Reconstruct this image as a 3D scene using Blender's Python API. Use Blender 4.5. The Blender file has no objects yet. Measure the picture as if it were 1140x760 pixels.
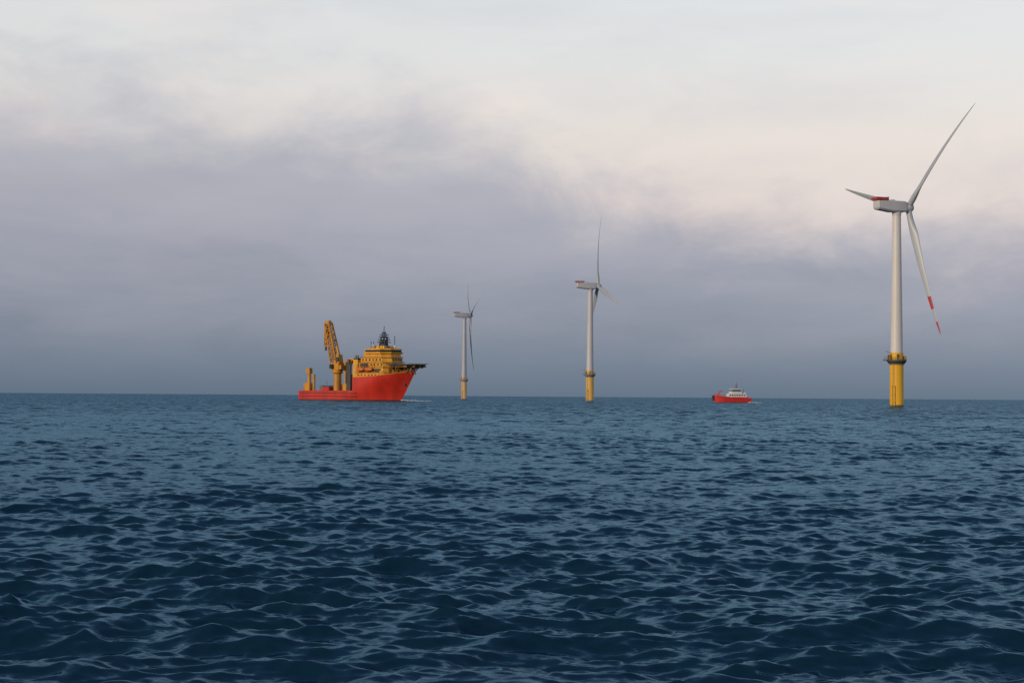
import bpy, math, random
import numpy as np
from mathutils import Vector, Matrix
random.seed(4); R=math.radians
F=1900.0; CAMH=3.3
scene=bpy.context.scene; COL=scene.collection

def lin(c):
    o=[]
    for v in c:
        v=v/255.0
        o.append(v/12.92 if v<=0.04045 else ((v+0.055)/1.055)**2.4)
    return tuple(o)
# ------------------------------------------------------------ materials
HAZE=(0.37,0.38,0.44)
def mat(name,c,rough=0.5,haze=0.0,metal=0.0,var=0.12,scale=0.25,streak=True):
    m=bpy.data.materials.new(name); m.use_nodes=True
    nt=m.node_tree; N=nt.nodes; L=nt.links; b=N['Principled BSDF']
    c=[c[i]*(1-haze)+HAZE[i]*haze for i in range(3)]  # aerial haze blended into the base colour, stronger for far objects
    tc=N.new('ShaderNodeTexCoord'); mp=N.new('ShaderNodeMapping')
    mp.inputs['Scale'].default_value=(1,1,0.25 if streak else 1)
    L.new(tc.outputs['Object'],mp.inputs[0])
    nz=N.new('ShaderNodeTexNoise'); nz.inputs['Scale'].default_value=scale; nz.inputs['Detail'].default_value=6
    L.new(mp.outputs[0],nz.inputs['Vector'])
    rp=N.new('ShaderNodeValToRGB'); e=rp.color_ramp.elements
    e[0].position=0.32; e[1].position=0.68
    e[0].color=tuple(v*(1-var) for v in c)+(1,); e[1].color=tuple(min(1,v*(1+var*0.6)) for v in c)+(1,)
    L.new(nz.outputs[0],rp.inputs[0]); L.new(rp.outputs[0],b.inputs['Base Color'])
    b.inputs['Roughness'].default_value=rough; b.inputs['Metallic'].default_value=metal
    return m

class MB:
    def __init__(s): s.v=[]; s.f=[]; s.m=[]
    def add(s,vs,fs,mi=0):
        o=len(s.v); s.v+= [tuple(p) for p in vs]
        for f in fs: s.f.append([i+o for i in f]); s.m.append(mi)
    def box(s,x0,x1,y0,y1,z0,z1,mi=0,tx=0.0,ty=0.0):
        vs=[(x0,y0,z0),(x1,y0,z0),(x1,y1,z0),(x0,y1,z0),(x0+tx,y0+ty,z1),(x1-tx,y0+ty,z1),(x1-tx,y1-ty,z1),(x0+tx,y1-ty,z1)]
        s.add(vs,[(0,3,2,1),(4,5,6,7),(0,1,5,4),(1,2,6,5),(2,3,7,6),(3,0,4,7)],mi); return s
    def tube(s,p,q,r0,r1=None,n=8,mi=0):
        r1=r0 if r1 is None else r1
        p=Vector(p);q=Vector(q);d=(q-p).normalized()
        a=d.orthogonal().normalized(); b=d.cross(a)
        vs=[]
        for c,r in ((p,r0),(q,r1)):
            for k in range(n):
                t=2*math.pi*k/n; vs.append(c+a*math.cos(t)*r+b*math.sin(t)*r)
        fs=[(k,(k+1)%n,n+(k+1)%n,n+k) for k in range(n)]
        fs+=[tuple(range(n-1,-1,-1)),tuple(range(n,2*n))]
        s.add(vs,fs,mi); return s
    def lathe(s,prof,cx=0,cy=0,n=32,mis=None):
        vs=[]
        for r,z in prof:
            for k in range(n):
                t=2*math.pi*k/n; vs.append((cx+r*math.cos(t),cy+r*math.sin(t),z))
        o=len(s.v); s.v+=vs
        for j in range(len(prof)-1):
            for k in range(n):
                s.f.append([o+j*n+k,o+j*n+(k+1)%n,o+(j+1)*n+(k+1)%n,o+(j+1)*n+k]); s.m.append(mis[j] if mis else 0)
        s.f.append([o+k for k in range(n-1,-1,-1)]); s.m.append(0)
        s.f.append([o+(len(prof)-1)*n+k for k in range(n)]); s.m.append(mis[-1] if mis else 0)
        return s
    def ring(s,cx,cy,z,r,t,n=24,mi=0):
        for k in range(n):
            a=2*math.pi*k/n;b=2*math.pi*(k+1)/n
            s.tube((cx+r*math.cos(a),cy+r*math.sin(a),z),(cx+r*math.cos(b),cy+r*math.sin(b),z),t,n=5,mi=mi)
    def sphere(s,c,r,n=12,mi=0,sz=1):
        prof=[(max(0.001,r*math.sin(math.pi*j/8)),c[2]-r*sz*math.cos(math.pi*j/8)) for j in range(9)]
        s.lathe(prof,c[0],c[1],n,[mi]*9)
    def build(s,name,mats,parent=None,smooth=None,loc=(0,0,0),bevel=0):
        me=bpy.data.meshes.new(name); me.from_pydata(s.v,[],s.f)
        if not isinstance(mats,(list,tuple)): mats=[mats]
        for m in mats: me.materials.append(m)
        me.polygons.foreach_set('material_index',s.m)
        if smooth is not None:
            me.polygons.foreach_set('use_smooth',[True]*len(s.f))
            me.update()
            try: me.set_sharp_from_angle(angle=R(smooth))
            except Exception: pass
        me.update()
        o=bpy.data.objects.new(name,me); COL.objects.link(o); o.location=loc
        if parent: o.parent=parent
        if bevel:
            bm=o.modifiers.new('b','BEVEL'); bm.width=bevel; bm.segments=2; bm.limit_method='ANGLE'
        return o
def thing(name,label,cat,loc,rz=0,group=None):
    o=bpy.data.objects.new(name,None); COL.objects.link(o); o.location=loc; o.rotation_euler=(0,0,rz)
    o['label']=label;o['category']=cat
    if group:o['group']=group
    return o
def at(px,D): return (px-570)/F*D

# ------------------------------------------------------------ wind turbines
def blade_mb(Rb,bands,pitch):
    m=MB(); NS=40; NC=20; st=[]
    for j in range(NS+1):
        t=j/NS; z=1.2+(Rb-1.2)*t
        if t<0.05: ch=2.7; th=1.0
        elif t<0.22:
            k=(t-0.05)/0.17; k=k*k*(3-2*k); ch=2.7+1.4*k; th=1.0-0.68*k
        else:
            k=(t-0.22)/0.78; ch=4.1*(1-k)**0.95*0.86+0.57; th=0.32-0.17*k
            if t>0.97: ch*=(1-(t-0.97)/0.03*0.75)
        tw=R(pitch)+R(13)*(1-t)**2
        pre=0.015*z+5.0*t**2.3
        st.append((z,ch,th,tw,pre))
    for (z,ch,th,tw,pre) in st:
        for k in range(NC):
            a=2*math.pi*k/NC
            c=math.cos(a)*0.5; s_=math.sin(a)*0.5
            sh=0.0 if th>0.95 else (1-th)*1.0
            y=(c+0.18*sh)*ch
            x=s_*th*ch*(1-0.45*sh*(c+0.5))
            m.v.append((pre+x*math.cos(tw)+y*math.sin(tw), -x*math.sin(tw)+y*math.cos(tw), z))
    for j in range(NS):
        zt=(st[j][0]+st[j+1][0])/2/Rb
        mi=0
        if bands==2 and (zt>0.91 or 0.70<zt<0.80): mi=1
        for k in range(NC):
            m.f.append([j*NC+k,j*NC+(k+1)%NC,(j+1)*NC+(k+1)%NC,(j+1)*NC+k]); m.m.append(mi)
    m.f.append([NS*NC+k for k in range(NC)]); m.m.append(1 if bands else 0)
    return m
def turbine(px,D,yaw,phase,haze,label,bands,pitch=18):
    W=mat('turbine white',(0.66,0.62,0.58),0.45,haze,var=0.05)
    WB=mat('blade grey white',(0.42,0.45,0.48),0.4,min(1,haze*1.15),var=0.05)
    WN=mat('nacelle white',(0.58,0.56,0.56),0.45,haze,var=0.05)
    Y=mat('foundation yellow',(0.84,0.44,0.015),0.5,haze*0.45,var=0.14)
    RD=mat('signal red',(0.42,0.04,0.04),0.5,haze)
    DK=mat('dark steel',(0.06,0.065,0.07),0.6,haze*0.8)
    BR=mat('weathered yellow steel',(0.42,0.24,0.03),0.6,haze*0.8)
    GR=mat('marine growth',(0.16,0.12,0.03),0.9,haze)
    root=thing('wind_turbine',label,'wind turbine',(at(px,D),D,0),0)
    tp=MB(); tp.lathe([(3.1,-6),(3.1,0.6),(3.12,0.6),(3.12,19.2),(3.5,19.3),(3.5,19.8),(2.9,19.9)],n=40,mis=[1,1,0,0,0,0,0])
    tp=tp.build('transition_piece',[Y,GR],root,smooth=40)
    pf=MB(); pf.lathe([(3.2,19.0),(4.45,20.6),(4.5,21.3),(3.0,21.35)],n=32)
    pf.box(-5.9,-3.9,-1.8,1.8,20.9,21.3)
    pf.build('platform',DK,root,smooth=30)
    rl=MB()
    for z in (21.9,22.5): rl.ring(0,0,z,4.4,0.07)
    for k in range(20):
        a=2*math.pi*k/20; rl.tube((4.4*math.cos(a),4.4*math.sin(a),21.3),(4.4*math.cos(a),4.4*math.sin(a),22.5),0.06,n=5)
    for (a,b) in (((-5.8,-1.7),(-5.8,1.7)),((-5.8,-1.7),(-4.2,-1.7)),((-5.8,1.7),(-4.2,1.7))):
        for z in (21.9,22.5): rl.tube((*a,z),(*b,z),0.07,n=5)
        rl.tube((*a,21.3),(*a,22.5),0.07,n=5)
    rl.build('railing',BR,root)
    dv=MB(); dv.tube((-3.6,-2.2,21.3),(-3.6,-2.2,24.6),0.2); dv.tube((-3.6,-2.2,24.5),(-5.6,-2.6,25.3),0.15)
    dv.build('davit_crane',BR,root,smooth=40)
    MB().box(-4.0,-3.0,-1.5,0.9,21.4,23.6).build('equipment_cabinet',DK,root,bevel=0.08)
    MB().box(3.1,3.9,-1.2,1.2,21.4,23.2).build('equipment_cabinet',BR,root,bevel=0.08)
    for da in (-9,9):
        bl=MB(); a=R(-128+da); x,y=4.0*math.cos(a),4.0*math.sin(a)
        bl.tube((x,y,-3),(x,y,9.5),0.16,n=8)
        for z in (1.5,5,9): bl.tube((x,y,z),(3.0*math.cos(a),3.0*math.sin(a),z+0.3),0.12,n=6)
        bl.build('boat_landing_fender',Y,root,smooth=40)
    ld=MB(); a=R(-128)
    ux,uy=-math.sin(a),math.cos(a)
    for s_ in (-0.3,0.3): ld.tube((3.5*math.cos(a)+ux*s_,3.5*math.sin(a)+uy*s_,0),(3.5*math.cos(a)+ux*s_,3.5*math.sin(a)+uy*s_,20.4),0.05,n=5)
    z=0.5
    while z<20.2:
        ld.tube((3.5*math.cos(a)-ux*.3,3.5*math.sin(a)-uy*.3,z),(3.5*math.cos(a)+ux*.3,3.5*math.sin(a)+uy*.3,z),0.03,n=4); z+=0.6
    ld.build('ladder',BR,root)
    tb=MB(); tb.lathe([(2.95,21.3),(2.95,24.6),(2.8,24.65)],n=40); tb.build('tower_base_ring',Y,root,smooth=35)
    tw=MB(); prof=[(2.82,24.6)]
    for zz in (24.6,44,66.5,89): 
        r=2.82-(zz-24.6)/(89-24.6)*0.92
        prof+=[(r,zz),(r+0.05,zz+0.02),(r+0.05,zz+0.25),(r,zz+0.27)]
    tw.lathe(prof,n=40); tw=tw.build('tower',W,root,smooth=35)
    MB().box(-0.55,0.55,-3.02,-2.85,21.6,23.8).build('door',DK,root,bevel=0.04)
    nc=MB()
    prof=[(-11.6,1.9,-0.9,2.2),(-11.0,2.4,-1.6,2.5),(-3.6,2.7,-2.5,2.6),(3.0,2.7,-2.5,2.6),(4.6,2.2,-2.1,2.3)]
    vs=[];fs=[]
    for (x,w,zb,zt) in prof:
        c=0.6
        vs+=[(x,-w,zb+c),(x,-w+c,zb),(x,w-c,zb),(x,w,zb+c),(x,w,zt-c),(x,w-c,zt),(x,-w+c,zt),(x,-w,zt-c)]
    for j in range(len(prof)-1):
        for k in range(8): fs.append((j*8+k,j*8+(k+1)%8,(j+1)*8+(k+1)%8,(j+1)*8+k))
    fs+=[tuple(range(8)),tuple((len(prof)-1)*8+k for k in range(7,-1,-1))]
    nc.add(vs,fs); nc.tube((0,0,-4.2),(0,0,-2.1),2.0,2.2,n=28)
    nc=nc.build('nacelle',WN,root,smooth=30,loc=(0,0,92.0)); nc.rotation_euler=(0,0,yaw)
    hp=MB()
    hp.box(-12.2,-6.0,-2.4,2.4,2.62,2.85)
    for y in (-2.4,2.4): hp.box(-12.2,-6.0,y-0.06,y+0.06,2.85,3.9)
    hp.box(-12.26,-12.14,-2.34,2.34,2.85,3.9)
    hp.build('hoist_platform',RD,nc)
    ms=MB(); ms.tube((-5,1,2.5),(-5,1,4.8),0.08); ms.tube((-5,-1,2.5),(-5,-1,4.6),0.08); ms.tube((-5,-1.1,4.3),(-5,1.1,4.3),0.06)
    ms.build('wind_sensor',DK,nc)
    MB().box(-3.4,-1.4,-0.9,0.9,2.5,3.2).build('roof_hatch',WN,nc,bevel=0.1)
    hb=MB(); pr=[(2.0,-1.9),(2.25,-1.4),(2.35,0),(2.2,1.0),(1.7,2.0),(0.9,2.7),(0.05,2.95)]
    hb.lathe(pr,n=28)
    hb.v=[(z,y,-x) for (x,y,z) in hb.v]
    hb=hb.build('rotor_hub',WN,nc,smooth=40,loc=(6.4,0,0))
    for i in range(3):
        b=blade_mb((60.0,63.0,61.5)[i],bands[i],pitch).build('blade',[WB,RD],hb,smooth=60)
        b.rotation_euler=(R(90-(phase+120*i)),0,0)
    return root
turbine(998.5,787,R(22.5),45.5,0.0,'nearest and largest wind turbine, at the right, red bands on its lowest blade',(0,0,2))
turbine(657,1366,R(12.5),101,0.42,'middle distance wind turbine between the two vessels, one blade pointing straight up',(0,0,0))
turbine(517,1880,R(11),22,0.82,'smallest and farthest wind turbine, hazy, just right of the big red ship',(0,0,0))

# ------------------------------------------------------------ offshore vessel
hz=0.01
RED=mat('ship hull red',(0.56,0.026,0.010),0.45,hz,var=0.25,scale=0.15)
YEL=mat('ship yellow',(0.78,0.36,0.014),0.45,hz,var=0.22,scale=0.4)
YED=mat('ship deck edge yellow',(0.33,0.14,0.012),0.5,hz,var=0.15)
ORG=mat('crane ochre',(0.58,0.25,0.012),0.5,hz,var=0.3,scale=0.5)
BLK=mat('ship dark',(0.03,0.035,0.045),0.5,0.03)
GLS=mat('window glass',(0.02,0.03,0.04),0.15,0.02)
WHT=mat('ship white',(0.70,0.70,0.69),0.4,hz)
DGR=mat('deck green',(0.05,0.08,0.075),0.7,0.02)
GRY=mat('ship grey',(0.13,0.14,0.15),0.5,hz)
BOOT=mat('antifouling',(0.14,0.012,0.012),0.6,hz)
LBO=mat('lifeboat orange',(0.7,0.16,0.03),0.4,hz)
ship=thing('offshore_construction_ship','big red hulled offshore ship with yellow superstructure, ochre crane and bow helideck','ship',(at(402,1080),1080,0),R(-38))
MD=4.9
def xb(z): return 34.6+max(z,-2)/18*11.2
def hbf(x,z):
    X=xb(z); u=(x+45)/(X+45)
    u0=0.40+0.36*min(1,max(0,z)/14)
    if u<=u0: w=11-(0.8*(1-u/0.12)**2 if u<0.12 else 0)
    else:
        t=min(1,(u-u0)/(1-u0)); w=11*(1-t**2.0)
    return max(w,0.02)
def loft(xs_start,levels,n=36,topf=None,matidx=None):
    m=MB(); rows=[]
    nl=len(levels)
    for side in (-1,1):
        base=len(m.v)
        for j,lv in enumerate(levels):
            for i in range(n+1):
                v=i/n; v=1-(1-v)**1.6
                zz=lv
                if topf:
                    x0=xs_start+(xb(lv)-xs_start)*v; zz=topf(x0,lv)
                X=xb(zz); x=xs_start+(X-xs_start)*v
                m.v.append((x,side*hbf(x,zz),zz))
        for j in range(nl-1):
            for i in range(n):
                a=base+j*(n+1)+i; f=[a,a+1,a+n+2,a+n+1]
                if side>0: f.reverse()
                m.f.append(f); m.m.append(matidx[j] if matidx else 0)
        rows.append(base)
    b0,b1=rows
    top=(nl-1)*(n+1)
    for i in range(n):
        m.f.append([b0+top+i,b0+top+i+1,b1+top+i+1,b1+top+i]); m.m.append(0)
    for j in range(nl-1):
        m.f.append([b1+j*(n+1),b0+j*(n+1),b0+(j+1)*(n+1),b1+(j+1)*(n+1)]); m.m.append(0)
    return m
hull=loft(-45,[-4,-1,0.7,2.4,3.8,MD],matidx=[1,1,0,0,0]).build('hull',[RED,BOOT],ship,smooth=35)
def topf(x,lv):
    k=(lv-MD)/(14.6-MD); t=max(0,(x-3)/42)
    return MD+k*((14.6-MD)+3.9*t*t)
fc=loft(3,[MD,7.5,10.0,12.4,14.6],topf=topf).build('forecastle',[RED],ship,smooth=35)
for s_ in (-1,1):
    bw=MB(); y=s_*10.9
    bw.box(-44.6,3,min(y,y-s_*0.35),max(y,y-s_*0.35),MD,6.2)
    x=-44
    while x<2:
        bw.box(x,x+0.4,min(y-s_*.30,y-s_*1.0),max(y-s_*.30,y-s_*1.0),MD,6.1); x+=2.4
    bw.build('bulwark',RED,ship)
for z in (2.6,4.7): 
    for s_ in (-1,1): MB().box(-43,6,s_*11.05-0.12,s_*11.05+0.12,z-0.18,z+0.18).build('rubbing_strake',BOOT,ship)
MB().box(38,39.4,-hbf(38.8,11)-0.25,-hbf(38.8,11)+0.3,9.5,11.3).build('anchor',BLK,ship,bevel=0.2)
def tier(m,x0,x1,w,z0,z1,c=3.5,rake=0.5):
    def ringv(z,s): return [(x0,-w,z),(x1-c-s,-w,z),(x1-s,-w+c,z),(x1-s,w-c,z),(x1-c-s,w,z),(x0,w,z)]
    vs=ringv(z0,0)+ringv(z1,rake)
    m.add(vs,[(5,4,3,2,1,0),(6,7,8,9,10,11)]+[(k,(k+1)%6,6+(k+1)%6,6+k) for k in range(6)])
sp=MB()
tier(sp,5.2,33,9.9,14.0,17.4,4.5); tier(sp,6.0,32.4,9.8,17.4,20.6,4.5); tier(sp,7.0,31.8,9.6,20.6,23.6,4.5); tier(sp,8.5,31,9.4,23.6,26.6,4.5); tier(sp,10.5,30,9.0,26.6,29.2,4.5)
sup=sp.build('superstructure',YEL,ship,bevel=0.2)
for (x0,x1,w,z) in ((4.8,33.2,10.5,17.4),(5.6,32.6,10.4,20.6),(6.6,32.0,10.1,23.6),(8.2,31.2,9.8,26.6)):
    bal=MB(); tier(bal,x0,x1,w,z-0.14,z+0.16,4.6,0)
    P6=[(x0,-w),(x1-4.6,-w),(x1,-w+4.6),(x1,w-4.6),(x1-4.6,w),(x0,w)]
    for i in range(6):
        a=P6[i];b=P6[(i+1)%6]
        for h in (0.6,1.1): bal.tube((*a,z+h),(*b,z+h),0.045,n=4)
    x=x0
    while x<=x1-4.6:
        for w_ in (-w,w): bal.tube((x,w_,z),(x,w_,z+1.1),0.045,n=4)
        x+=1.9
    bal.build('balcony_deck',YED,ship)
def windows(x0,x1,w,z,step=2.9,h=1.0):
    x=x0+1.2
    while x<x1-5.8:
        for s_ in (-1,1): MB().box(x,x+1.3,s_*w-0.06,s_*w+0.06,z,z+h).build('window',GLS,sup)
        x+=step
    y=-w+5.2
    while y<w-5.2:
        MB().box(x1-0.35,x1-0.12,y,y+1.3,z,z+h).build('window',GLS,sup); y+=2.4
windows(5.2,33.1,9.9,15.4); windows(6.0,32.5,9.8,18.7); windows(7.0,31.9,9.6,21.9); windows(8.5,31.1,9.4,24.9)
for x in (7.5,14,21): MB().box(x,x+3.6,-9.98,-9.91,17.6,19.8).build('dark_panel',BLK,ship)  # thin flat black panels set against the side wall, nothing hollowed out
MB().box(9,15,-9.75,-9.62,20.9,23.2).build('dark_panel',BLK,ship)
br=MB(); tier(br,12,30.4,10.4,29.2,30.2,5,-0.3); tier(br,12.4,30.2,10.0,31.5,32.4,5,0.8); tier(br,12.8,29.7,9.6,30.2,31.5,5,-0.2)
br=br.build('bridge',YEL,ship)
bg=MB(); tier(bg,12.7,29.9,9.75,30.26,31.44,5,-0.2); bg.build('bridge_window',GLS,br)
MB().box(14.5,25,-5,5,32.4,34.2,tx=0.6,ty=0.6).build('monkey_island',YEL,ship,bevel=0.2)
# mast
ms=MB()
for (x,y) in ((17.6,-1.6),(17.6,1.6),(21.4,-1.6),(21.4,1.6)): ms.tube((x,y,34),(19.5+(x-19.5)*0.3,y*0.35,43),0.4,0.26,n=6)
for z in (36.5,38,39.5,41.2): ms.box(17.0+ (z-36)*.15,22.0-(z-36)*.15,-4.0+(z-36)*.3,4.0-(z-36)*.3,z-0.22,z+0.22)
ms.tube((19.5,0,42),(19.5,0,46.5),0.22); ms.tube((18.6,1,41),(18.6,1,44.5),0.16); ms.tube((20.4,-1.2,40),(20.4,-1.2,44),0.16)
ms.tube((19.5,-3.4,36.5),(19.5,-3.4,40.2),0.2); ms.tube((19.5,3.4,36.5),(19.5,3.4,40.2),0.2)
ms.box(19.2,19.8,-2.4,2.4,39.8,40.3); ms.box(19.2,19.8,-1.8,1.8,42.2,42.7)
ms.box(17.8,21.2,-1.6,1.6,34.0,38.2)
ms.build('mast',BLK,ship)
for (x,y,h) in ((25.5,-6,38),(16,7,39.5),(16,-8,37),(22,-7,37),(24,5,40.5),(13.5,-3,37)): MB().tube((x,y,32.4),(x,y,h),0.22).build('antenna',BLK,ship)
for (x,y,z,r) in ((15.8,-5.8,34.2,1.3),(15.8,5.8,34.2,1.3),(25.8,3.2,33.8,0.9)):
    d=MB(); d.tube((x,y,32.3),(x,y,z-r*0.5),0.35); d.sphere((x,y,z),r,14); d.build('radar_dome',WHT,ship,smooth=50)
MB().box(24.2,26.4,-4.8,-2.4,32.4,33.9).build('searchlight_housing',GRY,ship,bevel=0.15)
for y in (-6.2,6.2):
    fn=MB(); fn.box(0.5,5.0,y-1.9,y+1.9,8,25.6,tx=0.3,ty=0.2); fn.box(0.9,4.6,y-1.6,y+1.6,25.6,26.6,mi=1)
    for dx in (1.8,3.6): fn.tube((dx,y,26.4),(dx-0.5,y,28.4),0.45,mi=1)
    fn.build('funnel',[YEL,BLK],ship)
gn=MB()
for y in (-4.6,5.5):
    gn.box(-9.5,0.5,y-0.5,y+0.5,24.2,25.3); gn.box(-9.4,-8.5,y-0.5,y+0.5,8,24.2)
    gn.tube((-8.6,y,18),(-2.5,y,24.5),0.3)
gn.box(-9.5,-8.5,-4.6,5.5,23.4,25.3); gn.box(-6.5,-1,-4.2,5.0,24.6,26.6)
gn.build('deck_gantry',ORG,ship)
for (x,y,h) in ((-4.9,-6.9,23),(-3.0,-7.6,25),(-0.8,-8.8,22)):
    p=MB(); p.tube((x,y,MD),(x,y,h),0.85,n=14); p.tube((x,y,h),(x,y,h+0.8),1.15,n=14); p.build('exhaust_column',BLK,ship,smooth=40)
MB().box(-7,-1,-6,-1,10.5,16.5).build('machinery_block',GRY,ship,bevel=0.2)
MB().box(-9,5,-7.5,7.5,MD+0.05,10.5).build('deck_house',ORG,ship,bevel=0.2)
# main crane
cr=MB(); cx,cyy=-13.5,-7.0
cr.lathe([(2.6,MD),(2.4,16.6),(3.3,17.6),(3.3,19)],cx,cyy,24)
cr=cr.build('crane_pedestal',ORG,ship,smooth=35)
ch=MB(); ch.box(cx-3.6,cx+3.3,cyy-2.7,cyy+2.7,19.02,23.4); ch.box(cx-1.8,cx+3.0,cyy-2.2,cyy+2.2,23.4,29.0,tx=0.7,ty=0.4); ch.tube((cx+1,cyy,28.0),(cx-1.2,cyy,34.5),0.8)
ch.box(cx+3.3,cx+4.8,cyy-2.2,cyy+2.2,19.5,22.2); ch.build('crane_house',ORG,ship,bevel=0.15)
MB().box(cx-3.2,cx-1.0,cyy-4.4,cyy-2.72,20,22.8).build('crane_cab',GLS,ship,bevel=0.1)
MB().box(cx+0.4,cx+2.7,cyy-2.8,cyy-2.1,24.5,27.3).build('crane_winch',BLK,ship,bevel=0.1)
bm=MB(); A=Vector((cx-1.4,cyy,23)); B=Vector((cx-8.6,cyy,49.0))
def lattice(m,A,B,w0,w1,n,r):
    d=(B-A).normalized(); u=Vector((0,1,0)); v=d.cross(u).normalized()
    pts=[]
    for i in range(n+1):
        t=i/n; c=A.lerp(B,t); w=(w0+(w1-w0)*t)/2
        pts.append([c+u*w*a+v*w*b for a,b in ((-1,-1),(1,-1),(1,1),(-1,1))])
    for i in range(n):
        for k in range(4):
            m.tube(pts[i][k],pts[i+1][k],r,n=6)
            m.tube(pts[i][k],pts[i+1][(k+1)%4],r*0.6,n=5)
            m.tube(pts[i][k],pts[i][(k+1)%4],r*0.6,n=5)
lattice(bm,A,B,4.9,3.4,7,0.5)
bm.tube(A,A.lerp(B,0.7),1.2,0.9,n=6)
bm.build('crane_boom',ORG,ship)
kn=MB(); K=Vector((cx-10.6,cyy,34.5)); B2=B+Vector((-0.8,0,0.2))
lattice(kn,B2,K,2.2,1.4,5,0.36); kn.tube((B.x-1.9,cyy,B.z),(B.x+1.5,cyy,B.z+0.4),1.5,n=10)
kn.build('crane_jib',ORG,ship)
MB().box(K.x-0.5,K.x+0.5,K.y-0.5,K.y+0.5,31.6,34.2).build('hook_block',BLK,ship,bevel=0.1)
MB().tube((cx+1.2,cyy,28.8),B,0.14,n=4).build('luffing_cable',BLK,ship)
# stern
MB().tube((-38,-7.6,MD),(-38,-7.6,20.8),1.35,1.1,n=14).build('stern_crane_post',ORG,ship,smooth=35)
MB().box(-41.5,-36.2,-9.2,-6,MD+0.05,11.0).build('stern_machinery_house',ORG,ship,bevel=0.1)
MB().box(-39.7,-36.6,-9.0,-6.2,17.0,20.4).build('stern_crane_head',ORG,ship,bevel=0.1)
MB().tube((-33.8,-7.6,MD),(-33.8,-7.6,16.5),0.9,n=12).build('stern_post',ORG,ship,smooth=35)
wn=MB(); wn.tube((-28,-6.2,7.4),(-28,2.2,7.4),1.9,n=18); wn.box(-29.5,-26.5,-6.8,-6.1,MD+.05,9.6); wn.box(-29.5,-26.5,2.1,2.8,MD+.05,9.6)
wn.build('winch_drum',GRY,ship,smooth=35)
MB().box(-24.5,-18.6,-9.6,-7.2,MD+.05,8.6).build('deck_locker',RED,ship,bevel=0.1)
MB().box(-24.5,-19.5,3,5.6,MD+.05,10.2).build('deck_workshop',RED,ship,bevel=0.1)
MB().box(-33,-30.5,2,6,MD+.05,9.2).build('cargo_rack',GRY,ship,bevel=0.1)
for (x,y,z0,h) in ((-22,-8,8.5,12.5),(-31.5,-9.4,MD,12.5),(-44,0,MD,12.5)): MB().tube((x,y,z0),(x,y,h),0.22).build('light_post',GRY,ship)
for x in (10.5,17.5):
    lb=MB(); prof=[]
    for j in range(9):
        t=j/8*2-1; prof.append((t*3.2,1.25*math.sqrt(max(0.02,1-t*t*0.92))))
    vs=[];fs=[]
    for (dx,r) in prof:
        for k in range(10): a=2*math.pi*k/10; vs.append((x+dx,-11.9+r*math.cos(a),19.4+r*math.sin(a)*1.0))
    for j in range(8):
        for k in range(10): fs.append((j*10+k,j*10+(k+1)%10,(j+1)*10+(k+1)%10,(j+1)*10+k))
    lb.add(vs,fs); lb.build('lifeboat',LBO,ship,smooth=50)
for x in (8,13,15,20): 
    dv=MB(); dv.tube((x,-10.2,17.6),(x,-11.7,22.2),0.2,n=5); dv.tube((x,-11.7,22.2),(x,-9.6,22.6),0.2,n=5); dv.build('davit',YED,ship)
# helideck
HX,HZ,HR=38.6,22.6,12.6
hd=MB(); vs=[]
for z,r in ((HZ-0.9,HR-0.5),(HZ,HR)):
    for k in range(8): a=2*math.pi*(k+.5)/8; vs.append((HX+r*math.cos(a),r*math.sin(a),z))
hd.add(vs,[(k,(k+1)%8,8+(k+1)%8,8+k) for k in range(8)]+[tuple(range(7,-1,-1)),tuple(range(8,16))])
hdo=hd.build('helideck',DGR,ship)
nt_=MB()
for k in range(8):
    a=2*math.pi*(k+.5)/8;b=2*math.pi*(k+1.5)/8
    P=[Vector((HX+r*math.cos(t),r*math.sin(t),z)) for t in (a,b) for r,z in ((HR,HZ-0.2),(HR+1.5,HZ+0.25))]
    nt_.tube(P[1],P[3],0.12,n=5); 
    for q in range(7):
        s=q/6; nt_.tube(P[0].lerp(P[2],s),P[1].lerp(P[3],s),0.07,n=4)
nt_.build('safety_net',GRY,hdo)
mk=MB(); mk.ring(HX,0,HZ+0.06,5.5,0.18,n=28); mk.box(HX-1.6,HX+1.6,-1.4,-0.8,HZ+0.02,HZ+0.1); mk.box(HX-1.6,HX+1.6,0.8,1.4,HZ+0.02,HZ+0.1); mk.box(HX-0.3,HX+0.3,-0.8,0.8,HZ+0.02,HZ+0.1)
mk.build('landing_mark',WHT,hdo)
ss=MB()
for (x,y) in ((31,-8),(31,8),(35,-6),(35,6),(40,-3.2),(40,3.2)):
    ss.tube((x,y,15.5),(x,y,HZ-0.7),0.42,n=6); ss.tube((x,y,15.8),(x+5.5,y*1.5,HZ-0.7),0.36,n=6); ss.tube((x,y,HZ-0.9),(x+4.5,y*0.6,16.5),0.3,n=6)
for y in (-9,-4.5,0,4.5,9): 
    L=math.sqrt(HR*HR-y*y)*0.9; ss.box(HX-L,HX+L,y-0.25,y+0.25,HZ-1.8,HZ-0.92)
ss.box(HX-0.25,HX+0.25,-10.5,10.5,HZ-2.4,HZ-1.8); ss.box(HX+6-0.25,HX+6+0.25,-8.5,8.5,HZ-2.4,HZ-1.8)
ss.tube((42,-2,17),(48,-2.5,HZ-0.8),0.34,n=6); ss.tube((42,2,17),(48,2.5,HZ-0.8),0.34,n=6)
ss.build('helideck_support',YED,ship)
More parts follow.
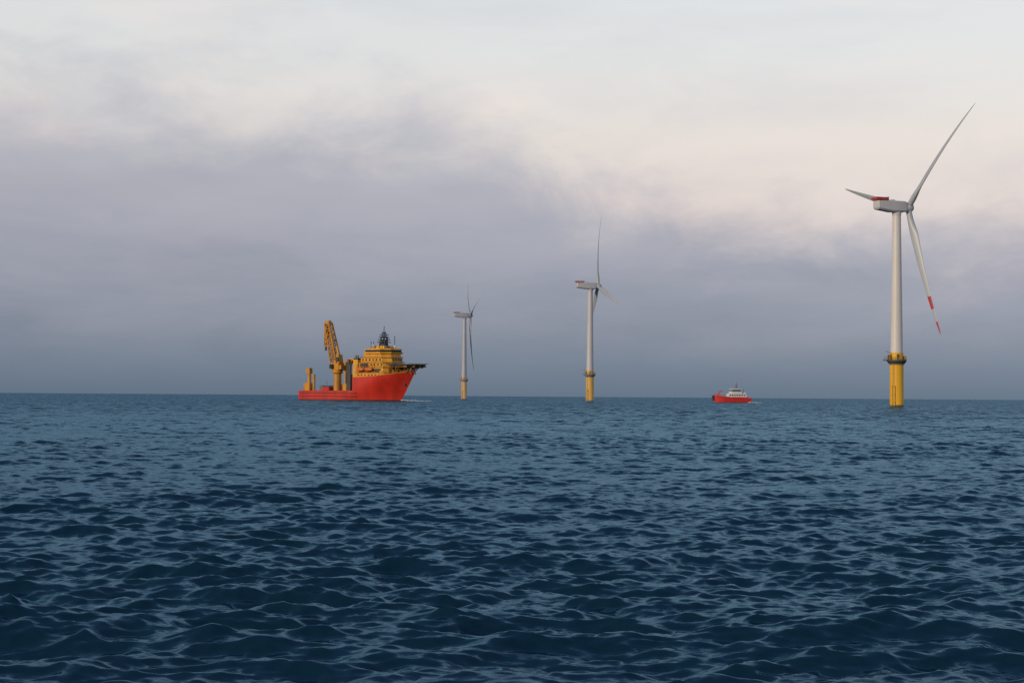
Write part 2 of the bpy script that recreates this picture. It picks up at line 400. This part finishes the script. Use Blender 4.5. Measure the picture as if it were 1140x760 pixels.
for s_ in (-1,1):
    fr=MB(); pts=[]
    for i in range(15):
        x=6+ (42.5-6)*i/14; z=topf(x,14.6); pts.append((x,s_*(hbf(x,z)-0.15),z))
    for a,b in zip(pts,pts[1:]):
        fr.tube((a[0],a[1],a[2]+1.1),(b[0],b[1],b[2]+1.1),0.07,n=4); fr.tube(a,(a[0],a[1],a[2]+1.1),0.07,n=4)
        fr.tube((a[0],a[1],a[2]+.1),(b[0],b[1],b[2]+.1),0.2,n=5)
    fr.build('bow_railing',YEL,ship)

# ------------------------------------------------------------ small boat
bt=thing('crew_boat','small red crew boat with white wheelhouse between the middle and nearest turbines','boat',(at(815,1140),1140,0),R(180+14))
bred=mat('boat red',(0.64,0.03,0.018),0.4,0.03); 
def bhb(x,z):
    xbw=12+z*0.35; u=(x+12.5)/(xbw+12.5)
    w=3.9+0.15*z
    if u>0.7: w*=1-((u-0.7)/0.3)**2*0.8
    return w
m=MB(); n=20; lv=[-1,0.3,1.4,2.6,3.3]
def bz(z,t): return z+(1.9*t**2.2 if z>1 else 0)
for s_ in (-1,1):
    base=len(m.v)
    for z in lv:
        for i in range(n+1):
            X=12+z*0.35; x=-12.5+(X+12.5)*i/n
            m.v.append((x,s_*bhb(x,z),bz(z,i/n)))
    for j in range(4):
        for i in range(n):
            a=base+j*(n+1)+i; f=[a,a+1,a+n+2,a+n+1]
            if s_>0:f.reverse()
            m.f.append(f); m.m.append(1 if j==0 else 0)
o2=5*(n+1); t4=4*(n+1)
for i in range(n): m.f.append([t4+i,t4+i+1,o2+t4+i+1,o2+t4+i]); m.m.append(0)
for j in range(4):
    m.f.append([o2+j*(n+1),j*(n+1),(j+1)*(n+1),o2+(j+1)*(n+1)]); m.m.append(0)
    m.f.append([j*(n+1)+n,o2+j*(n+1)+n,o2+(j+1)*(n+1)+n,(j+1)*(n+1)+n]); m.m.append(0)
m.build('hull',[bred,BLK],bt,smooth=35)
MB().box(13.1,13.8,-1.2,1.2,1.5,4.9).build('bow_fender',BLK,bt,bevel=0.2)
MB().box(-10.0,3.6,-3.3,3.3,3.32,6.2,tx=1.0,ty=0.2).build('cabin',WHT,bt,bevel=0.2)
wh=MB(); wh.box(-6.2,1.2,-2.8,2.8,6.2,7.4); wh.box(-5.8,0.8,-2.5,2.5,7.4,9.0,tx=0.5,ty=0.15); wh.box(-5.9,0.9,-2.6,2.6,9.0,9.4)
who=wh.build('wheelhouse',WHT,bt,bevel=0.1)
MB().box(-5.84,0.86,-2.56,2.56,7.6,8.7,tx=0.4,ty=0.12).build('wheelhouse_window',GLS,who)
x=-8.2
while x<2.2:
    for s_ in (-1,1): MB().box(x,x+1.0,s_*3.2-0.1,s_*3.2+0.1,4.7,5.5).build('cabin_window',GLS,bt)
    x+=1.7
MB().box(-10.15,3.75,-3.45,3.45,3.33,3.9).build('cabin_skirt',bred,bt)
ms=MB(); ms.tube((-3,0,9.3),(-3.4,0,13.4),0.24,0.16); ms.box(-3.7,-2.5,-1.5,1.5,10.6,10.9); ms.tube((-3.2,-1.3,10.8),(-3.2,-1.3,12.4),0.12); ms.tube((-3.2,1.3,10.8),(-3.2,1.3,12.2),0.12)
ms.build('mast',GRY,bt)
MB().tube((-8.0,0,6.0),(-8.7,0,10),0.15).build('antenna',GRY,bt)
for s_ in (-1,1):
    rr=MB()
    pts=[(5+7.6*i/6,s_*(bhb(5+7.6*i/6,3)-0.1),bz(3.3,(17.5+7.6*i/6)/25.6)) for i in range(7)]
    for a,b in zip(pts,pts[1:]):
        rr.tube((a[0],a[1],a[2]+1.1),(b[0],b[1],b[2]+1.1),0.08,n=4); rr.tube(a,(a[0],a[1],a[2]+1.1),0.08,n=4)
    rr.build('railing',bred,bt)
dc=MB(); dc.tube((9.8,1.4,3.6),(9.8,1.4,7.4),0.35); dc.tube((9.8,1.4,7.2),(6.6,1.4,8.1),0.25); dc.build('deck_crane',bred,bt,smooth=40)
for y in (-2.2,2.2): MB().tube((-9.0,y,6.6),(-7.6,y,6.6),0.45,n=10).build('life_raft',WHT,bt,smooth=40)

# ------------------------------------------------------------ sea
rng=np.random.default_rng(23)
NW=150
lam=np.exp(np.linspace(math.log(0.22),math.log(12),NW))*rng.uniform(0.95,1.05,NW)
ang=R(-84)+rng.normal(0,0.62,NW)
kk=2*np.pi/lam
ak=np.where(lam<1.3,0.035,0.035*(1.3/lam)**0.80)
amp=ak/kk; ph=rng.uniform(0,6.283,NW)
kx=kk*np.cos(ang); ky=kk*np.sin(ang)
def radii():
    r=[8.0]
    while r[-1]<3000: r.append(r[-1]*1.0030)
    while r[-1]<90000: r.append(r[-1]*1.06)
    return np.array(r)
rr_=radii()
dense=np.linspace(-R(20),R(20),1100)
sparse=np.linspace(R(20),2*np.pi-R(20),160)[1:]
th=np.concatenate([dense,sparse[:-1]]); nr,nt2=len(rr_),len(th)
RRg,TT=np.meshgrid(rr_,th,indexing='ij')
X=(RRg*np.sin(TT)).ravel().astype(np.float64); Yy=(RRg*np.cos(TT)).ravel()
cell=(RRg*0.0033).ravel()
Z=np.zeros_like(X); DX=np.zeros_like(X); DY=np.zeros_like(X)
patch=1+0.25*np.sin(X*0.051+1.3+0.8*np.sin(Yy*0.037))*np.sin(Yy*0.061+0.5*np.sin(X*0.05))+0.2*np.sin(X*0.33+1.7*np.sin(Yy*0.21))*np.sin(Yy*0.41+1.3*np.sin(X*0.19))
for i in range(NW):
    att=np.clip(lam[i]/(cell*1.8)-0.5,0.0,1)
    p=kx[i]*X+ky[i]*Yy+ph[i]
    c=np.cos(p)*att; s=np.sin(p)*att
    Z+=amp[i]*c
    DX-=amp[i]*s*np.cos(ang[i])*0.75; DY-=amp[i]*s*np.sin(ang[i])*0.75
Z*=patch; DX*=patch; DY*=patch
co=np.empty((len(X),3),dtype=np.float32); co[:,0]=X+DX; co[:,1]=Yy+DY; co[:,2]=Z
iy,ix=np.meshgrid(np.arange(nr-1),np.arange(nt2),indexing='ij')
a=iy*nt2+ix; b=iy*nt2+(ix+1)%nt2
quads=np.stack([b,(b+nt2),(a+nt2),a],axis=-1).reshape(-1,4)
nv=len(X); co=np.vstack([co,np.array([[0,0,0]],dtype=np.float32)])
tris=np.stack([(np.arange(nt2)+1)%nt2,np.arange(nt2),np.full(nt2,nv)],axis=-1)
me=bpy.data.meshes.new('sea')
nq,ntq=len(quads),len(tris)
me.vertices.add(nv+1); me.vertices.foreach_set('co',co.ravel())
me.loops.add(nq*4+ntq*3); me.loops.foreach_set('vertex_index',np.concatenate([quads.ravel(),tris.ravel()]).astype(np.int32))
me.polygons.add(nq+ntq)
ls=np.concatenate([np.arange(nq)*4,nq*4+np.arange(ntq)*3]).astype(np.int32)
me.polygons.foreach_set('loop_start',ls)
try: me.polygons.foreach_set('loop_total',np.concatenate([np.full(nq,4),np.full(ntq,3)]).astype(np.int32))
except Exception: pass
me.polygons.foreach_set('use_smooth',np.ones(nq+ntq,dtype=bool))
me.update(calc_edges=True); me.validate()
sea=bpy.data.objects.new('sea',me); COL.objects.link(sea); sea['kind']='structure'; sea['label']='choppy dark blue sea reaching the horizon'
wm=bpy.data.materials.new('sea water'); wm.use_nodes=True; nt=wm.node_tree; N=nt.nodes; L=nt.links
N.remove(N['Principled BSDF']); out=N['Material Output']
tc=N.new('ShaderNodeTexCoord'); geo=N.new('ShaderNodeNewGeometry')
def noise(scale,detail,sx,sy,out_=0):
    mp=N.new('ShaderNodeMapping'); mp.inputs['Scale'].default_value=(sx,sy,1); L.new(tc.outputs['Object'],mp.inputs[0])
    n=N.new('ShaderNodeTexNoise'); n.inputs['Scale'].default_value=scale; n.inputs['Detail'].default_value=detail; n.inputs['Roughness'].default_value=0.6
    L.new(mp.outputs[0],n.inputs['Vector']); return n.outputs[out_]
def VM(op,a,b):
    n=N.new('ShaderNodeVectorMath'); n.operation=op
    for i,v in enumerate((a,b)):
        if isinstance(v,tuple): n.inputs[i].default_value=v
        elif v is not None: L.new(v,n.inputs[i])
    return n.outputs[0]
sl=N.new('ShaderNodeVectorMath'); sl.operation='LENGTH'; L.new(tc.outputs['Object'],sl.inputs[0])
far=N.new('ShaderNodeMapRange'); far.interpolation_type='SMOOTHSTEP'; far.inputs[1].default_value=40; far.inputs[2].default_value=420; L.new(sl.outputs['Value'],far.inputs[0])
fine=VM('MULTIPLY',VM('SUBTRACT',noise(4.5,5,0.6,1.0,1),(0.5,0.5,0.5)),(0.5,0.75,0))
chop=VM('MULTIPLY',VM('SUBTRACT',noise(0.55,5,0.45,1.0,1),(0.5,0.5,0.5)),(1.0,2.1,0))
roll=VM('MULTIPLY',VM('SUBTRACT',noise(0.035,3,0.5,1.0,1),(0.5,0.5,0.5)),(0.2,0.9,0))
sc1=N.new('ShaderNodeVectorMath'); sc1.operation='SCALE'; L.new(VM('ADD',chop,roll),sc1.inputs[0]); L.new(far.outputs[0],sc1.inputs['Scale'])
nn=VM('NORMALIZE',VM('ADD',VM('ADD',geo.outputs['Normal'],fine),sc1.outputs[0]),None)
fr=N.new('ShaderNodeFresnel'); fr.inputs['IOR'].default_value=1.33; L.new(nn,fr.inputs['Normal'])
mn=N.new('ShaderNodeMath'); mn.operation='MULTIPLY'; L.new(fr.outputs[0],mn.inputs[0]); mn.inputs[1].default_value=0.85
df=N.new('ShaderNodeBsdfDiffuse'); df.inputs['Color'].default_value=(0.005,0.026,0.048,1)
gl_=N.new('ShaderNodeBsdfGlossy'); gl_.inputs['Color'].default_value=(0.30,0.52,0.70,1); gl_.inputs['Roughness'].default_value=0.16; L.new(nn,gl_.inputs['Normal'])
mxs=N.new('ShaderNodeMixShader'); L.new(mn.outputs[0],mxs.inputs[0]); L.new(df.outputs[0],mxs.inputs[1]); L.new(gl_.outputs[0],mxs.inputs[2]); L.new(mxs.outputs[0],out.inputs[0])
me.materials.append(wm)

# foam
FO=mat('foam white',(0.50,0.56,0.60),0.8,0,var=0.3)
def foam(name,label,px,D,length,width,n,seed,rz):
    r=random.Random(seed); m=MB()
    for i in range(n):
        t=r.random()**1.4; x=t*length; y=r.gauss(0,1)*width*(0.5+t); s=r.uniform(0.25,1.0)*(1.15-t*0.8)
        k=7; z=0.2+0.5*(1-t)*r.random()
        vs=[(x+math.cos(6.283*q/k)*s*r.uniform(.7,1.6)*1.3,y+math.sin(6.283*q/k)*s*r.uniform(.6,1.2),z-0.3) for q in range(k)]+[(x,y,z+0.3*s)]
        m.add(vs,[(q,(q+1)%k,k) for q in range(k)])
    o=m.build(name,FO,None,loc=(at(px,D),D,0)); o.rotation_euler=(0,0,rz); o['label']=label; o['category']='foam'; o['kind']='stuff'
    return o
foam('foam','broken white foam at the bow of the big ship',450,1049,19,1.8,75,1,R(-20))
foam('foam','white wake foam behind the small crew boat',834,1139,9,1.4,70,2,R(15))

# ------------------------------------------------------------ world
w=bpy.data.worlds.new('World'); scene.world=w; w.use_nodes=True; nt=w.node_tree; N=nt.nodes; L=nt.links
bgN=N['Background']
tc=N.new('ShaderNodeTexCoord'); sx=N.new('ShaderNodeSeparateXYZ'); L.new(tc.outputs['Generated'],sx.inputs[0])
def M(op,a,b=None,c=None,clamp=False):
    n=N.new('ShaderNodeMath'); n.operation=op; n.use_clamp=clamp
    for i,v in enumerate((a,b,c)):
        if v is None: continue
        if isinstance(v,(int,float)): n.inputs[i].default_value=v
        else: L.new(v,n.inputs[i])
    return n.outputs[0]
def ramp(fac,pts,interp='EASE'):
    r=N.new('ShaderNodeValToRGB'); r.color_ramp.interpolation=interp; e=r.color_ramp.elements
    while len(e)>1: e.remove(e[-1])
    e[0].position=pts[0][0]; e[0].color=pts[0][1]
    for p,c in pts[1:]:
        q=e.new(p); q.color=c
    L.new(fac,r.inputs[0]); return r.outputs[0]
def wn(scale,detail,sz,off=(0,0,0),rough=0.55,dist=0.0):
    mp=N.new('ShaderNodeMapping'); mp.inputs['Scale'].default_value=(1,1,sz); mp.inputs['Location'].default_value=off
    L.new(tc.outputs['Generated'],mp.inputs[0]); n=N.new('ShaderNodeTexNoise'); n.inputs['Scale'].default_value=scale; n.inputs['Detail'].default_value=detail
    n.inputs['Roughness'].default_value=rough; n.inputs['Distortion'].default_value=dist
    L.new(mp.outputs[0],n.inputs['Vector']); return n.outputs[0]
u=sx.outputs[0]; z=sx.outputs[2]
pos=M('MULTIPLY_ADD',u,1/0.6,0.5,True)
def g(v): return (v,v,v,1)
def P(px,y): return (((px-570)/F+0.3)/0.6, g((441-y)/F*4))
bnd=ramp(pos,[P(0,88),P(180,102),P(350,130),P(440,105),P(510,112),P(590,190),P(690,215),P(800,240),P(950,252),P(1140,258)],'B_SPLINE')
bnd=M('MULTIPLY',bnd,0.25)
nA=wn(13,7,2.0,(3.1,0.4,0.2),0.6,0.3); nB=wn(4,3,2.5,(0.7,5.2,1.0))
d=M('SUBTRACT',bnd,z)
d=M('ADD',d,M('MULTIPLY',M('SUBTRACT',nA,0.5),0.13)); d=M('ADD',d,M('MULTIPLY',M('SUBTRACT',nB,0.5),0.03))
mr=N.new('ShaderNodeMapRange'); mr.interpolation_type='SMOOTHSTEP'; mr.inputs[1].default_value=-0.036; mr.inputs[2].default_value=0.050; L.new(d,mr.inputs[0])
mask=mr.outputs[0]
def C(*c): return lin(c)+(1,)
zc=M('MULTIPLY',z,2.0)
nC=wn(9,5,3.5,(2.2,7.1,0.4),0.6,0.2)
nz_=M('ADD',M('MULTIPLY',M('SUBTRACT',nB,0.5),0.05),M('MULTIPLY',M('SUBTRACT',nC,0.5),0.15))
zlow=M('MULTIPLY',nz_,M('MULTIPLY',zc,8.0,None,True))
zc2=M('ADD',zc,zlow)
cloud=ramp(zc2,[(0.0,C(100,118,138)),(0.035,C(116,130,149)),(0.09,C(142,148,165)),(0.16,C(163,165,179)),(0.24,C(178,178,189)),(0.34,C(200,201,208)),(0.6,C(165,176,190)),(1.0,C(105,125,150))],'LINEAR')
clear=ramp(zc,[(0.0,C(150,152,165)),(0.14,C(204,194,198)),(0.21,C(230,216,210)),(0.30,C(234,225,218)),(0.38,C(230,229,228)),(0.5,C(224,229,232)),(0.75,C(150,168,190)),(0.95,C(90,112,142))],'LINEAR')
mx=N.new('ShaderNodeMixRGB'); L.new(mask,mx.inputs[0]); L.new(clear,mx.inputs[1]); L.new(cloud,mx.inputs[2])
wp=M('MULTIPLY',M('SUBTRACT',wn(7,5,3.0,(9,2,4),0.6,0.4),0.47,None),2.2,None,True)
mw=N.new('ShaderNodeMixRGB'); L.new(M('MULTIPLY',wp,0.45),mw.inputs[0]); L.new(mx.outputs[0],mw.inputs[1]); 
wc=ramp(zc,[(0.0,C(104,119,140)),(0.06,C(135,141,160)),(0.2,C(184,183,193)),(0.4,C(194,196,204))],'LINEAR'); L.new(wc,mw.inputs[2])
pk=M('MULTIPLY',M('SUBTRACT',wn(6,4,4.0,(1.3,8.8,2.7),0.6,0.3),0.50,None),3.0,None,True)
mk2=N.new('ShaderNodeMixRGB'); L.new(M('MULTIPLY',pk,M('MULTIPLY',zc,3.0,None,True)),mk2.inputs[0]); L.new(mw.outputs[0],mk2.inputs[1])
pc=N.new('ShaderNodeMixRGB'); pc.blend_type='MULTIPLY'; pc.inputs[0].default_value=1; L.new(mw.outputs[0],pc.inputs[1]); pc.inputs[2].default_value=(1.15,1.04,1.0,1); L.new(pc.outputs[0],mk2.inputs[2])
dl=M('MULTIPLY_ADD',u,0.12,0.99)
dl=M('MINIMUM',M('MAXIMUM',dl,0.93),1.03)
sky=N.new('ShaderNodeTexSky'); sky.sky_type='NISHITA'; sky.sun_disc=False; sky.sun_elevation=R(13); sky.sun_rotation=R(228)
sc_=N.new('ShaderNodeVectorMath'); sc_.operation='SCALE'; L.new(sky.outputs[0],sc_.inputs[0]); sc_.inputs['Scale'].default_value=0.1
ms2=N.new('ShaderNodeMixRGB'); ms2.inputs[0].default_value=0.05; L.new(mk2.outputs[0],ms2.inputs[1]); L.new(sc_.outputs[0],ms2.inputs[2])
fin=N.new('ShaderNodeVectorMath'); fin.operation='SCALE'; L.new(ms2.outputs[0],fin.inputs[0]); L.new(dl,fin.inputs['Scale'])
L.new(fin.outputs[0],bgN.inputs[0]); bgN.inputs[1].default_value=1.0

sd=bpy.data.lights.new('sun','SUN'); sd.energy=2.1; sd.angle=R(8); sd.color=(1,0.80,0.58)
so=bpy.data.objects.new('sun',sd); COL.objects.link(so)
az=R(228); el=R(13)
dirv=Vector((math.sin(az)*math.cos(el),math.cos(az)*math.cos(el),math.sin(el)))
so.rotation_euler=dirv.to_track_quat('Z','Y').to_euler()

cd=bpy.data.cameras.new('camera'); cd.lens=60; cd.sensor_width=36; cd.clip_end=200000; cd.clip_start=0.5
co_=bpy.data.objects.new('camera',cd); COL.objects.link(co_); scene.camera=co_
pitch=math.atan(61/F)
co_.matrix_world=Matrix.Translation((0,0,CAMH))@Matrix.Rotation(R(90)+pitch,4,'X')@Matrix.Rotation(R(0.4),4,'Z')
scene.view_settings.view_transform='Standard'; scene.view_settings.look='None'; scene.view_settings.exposure=0
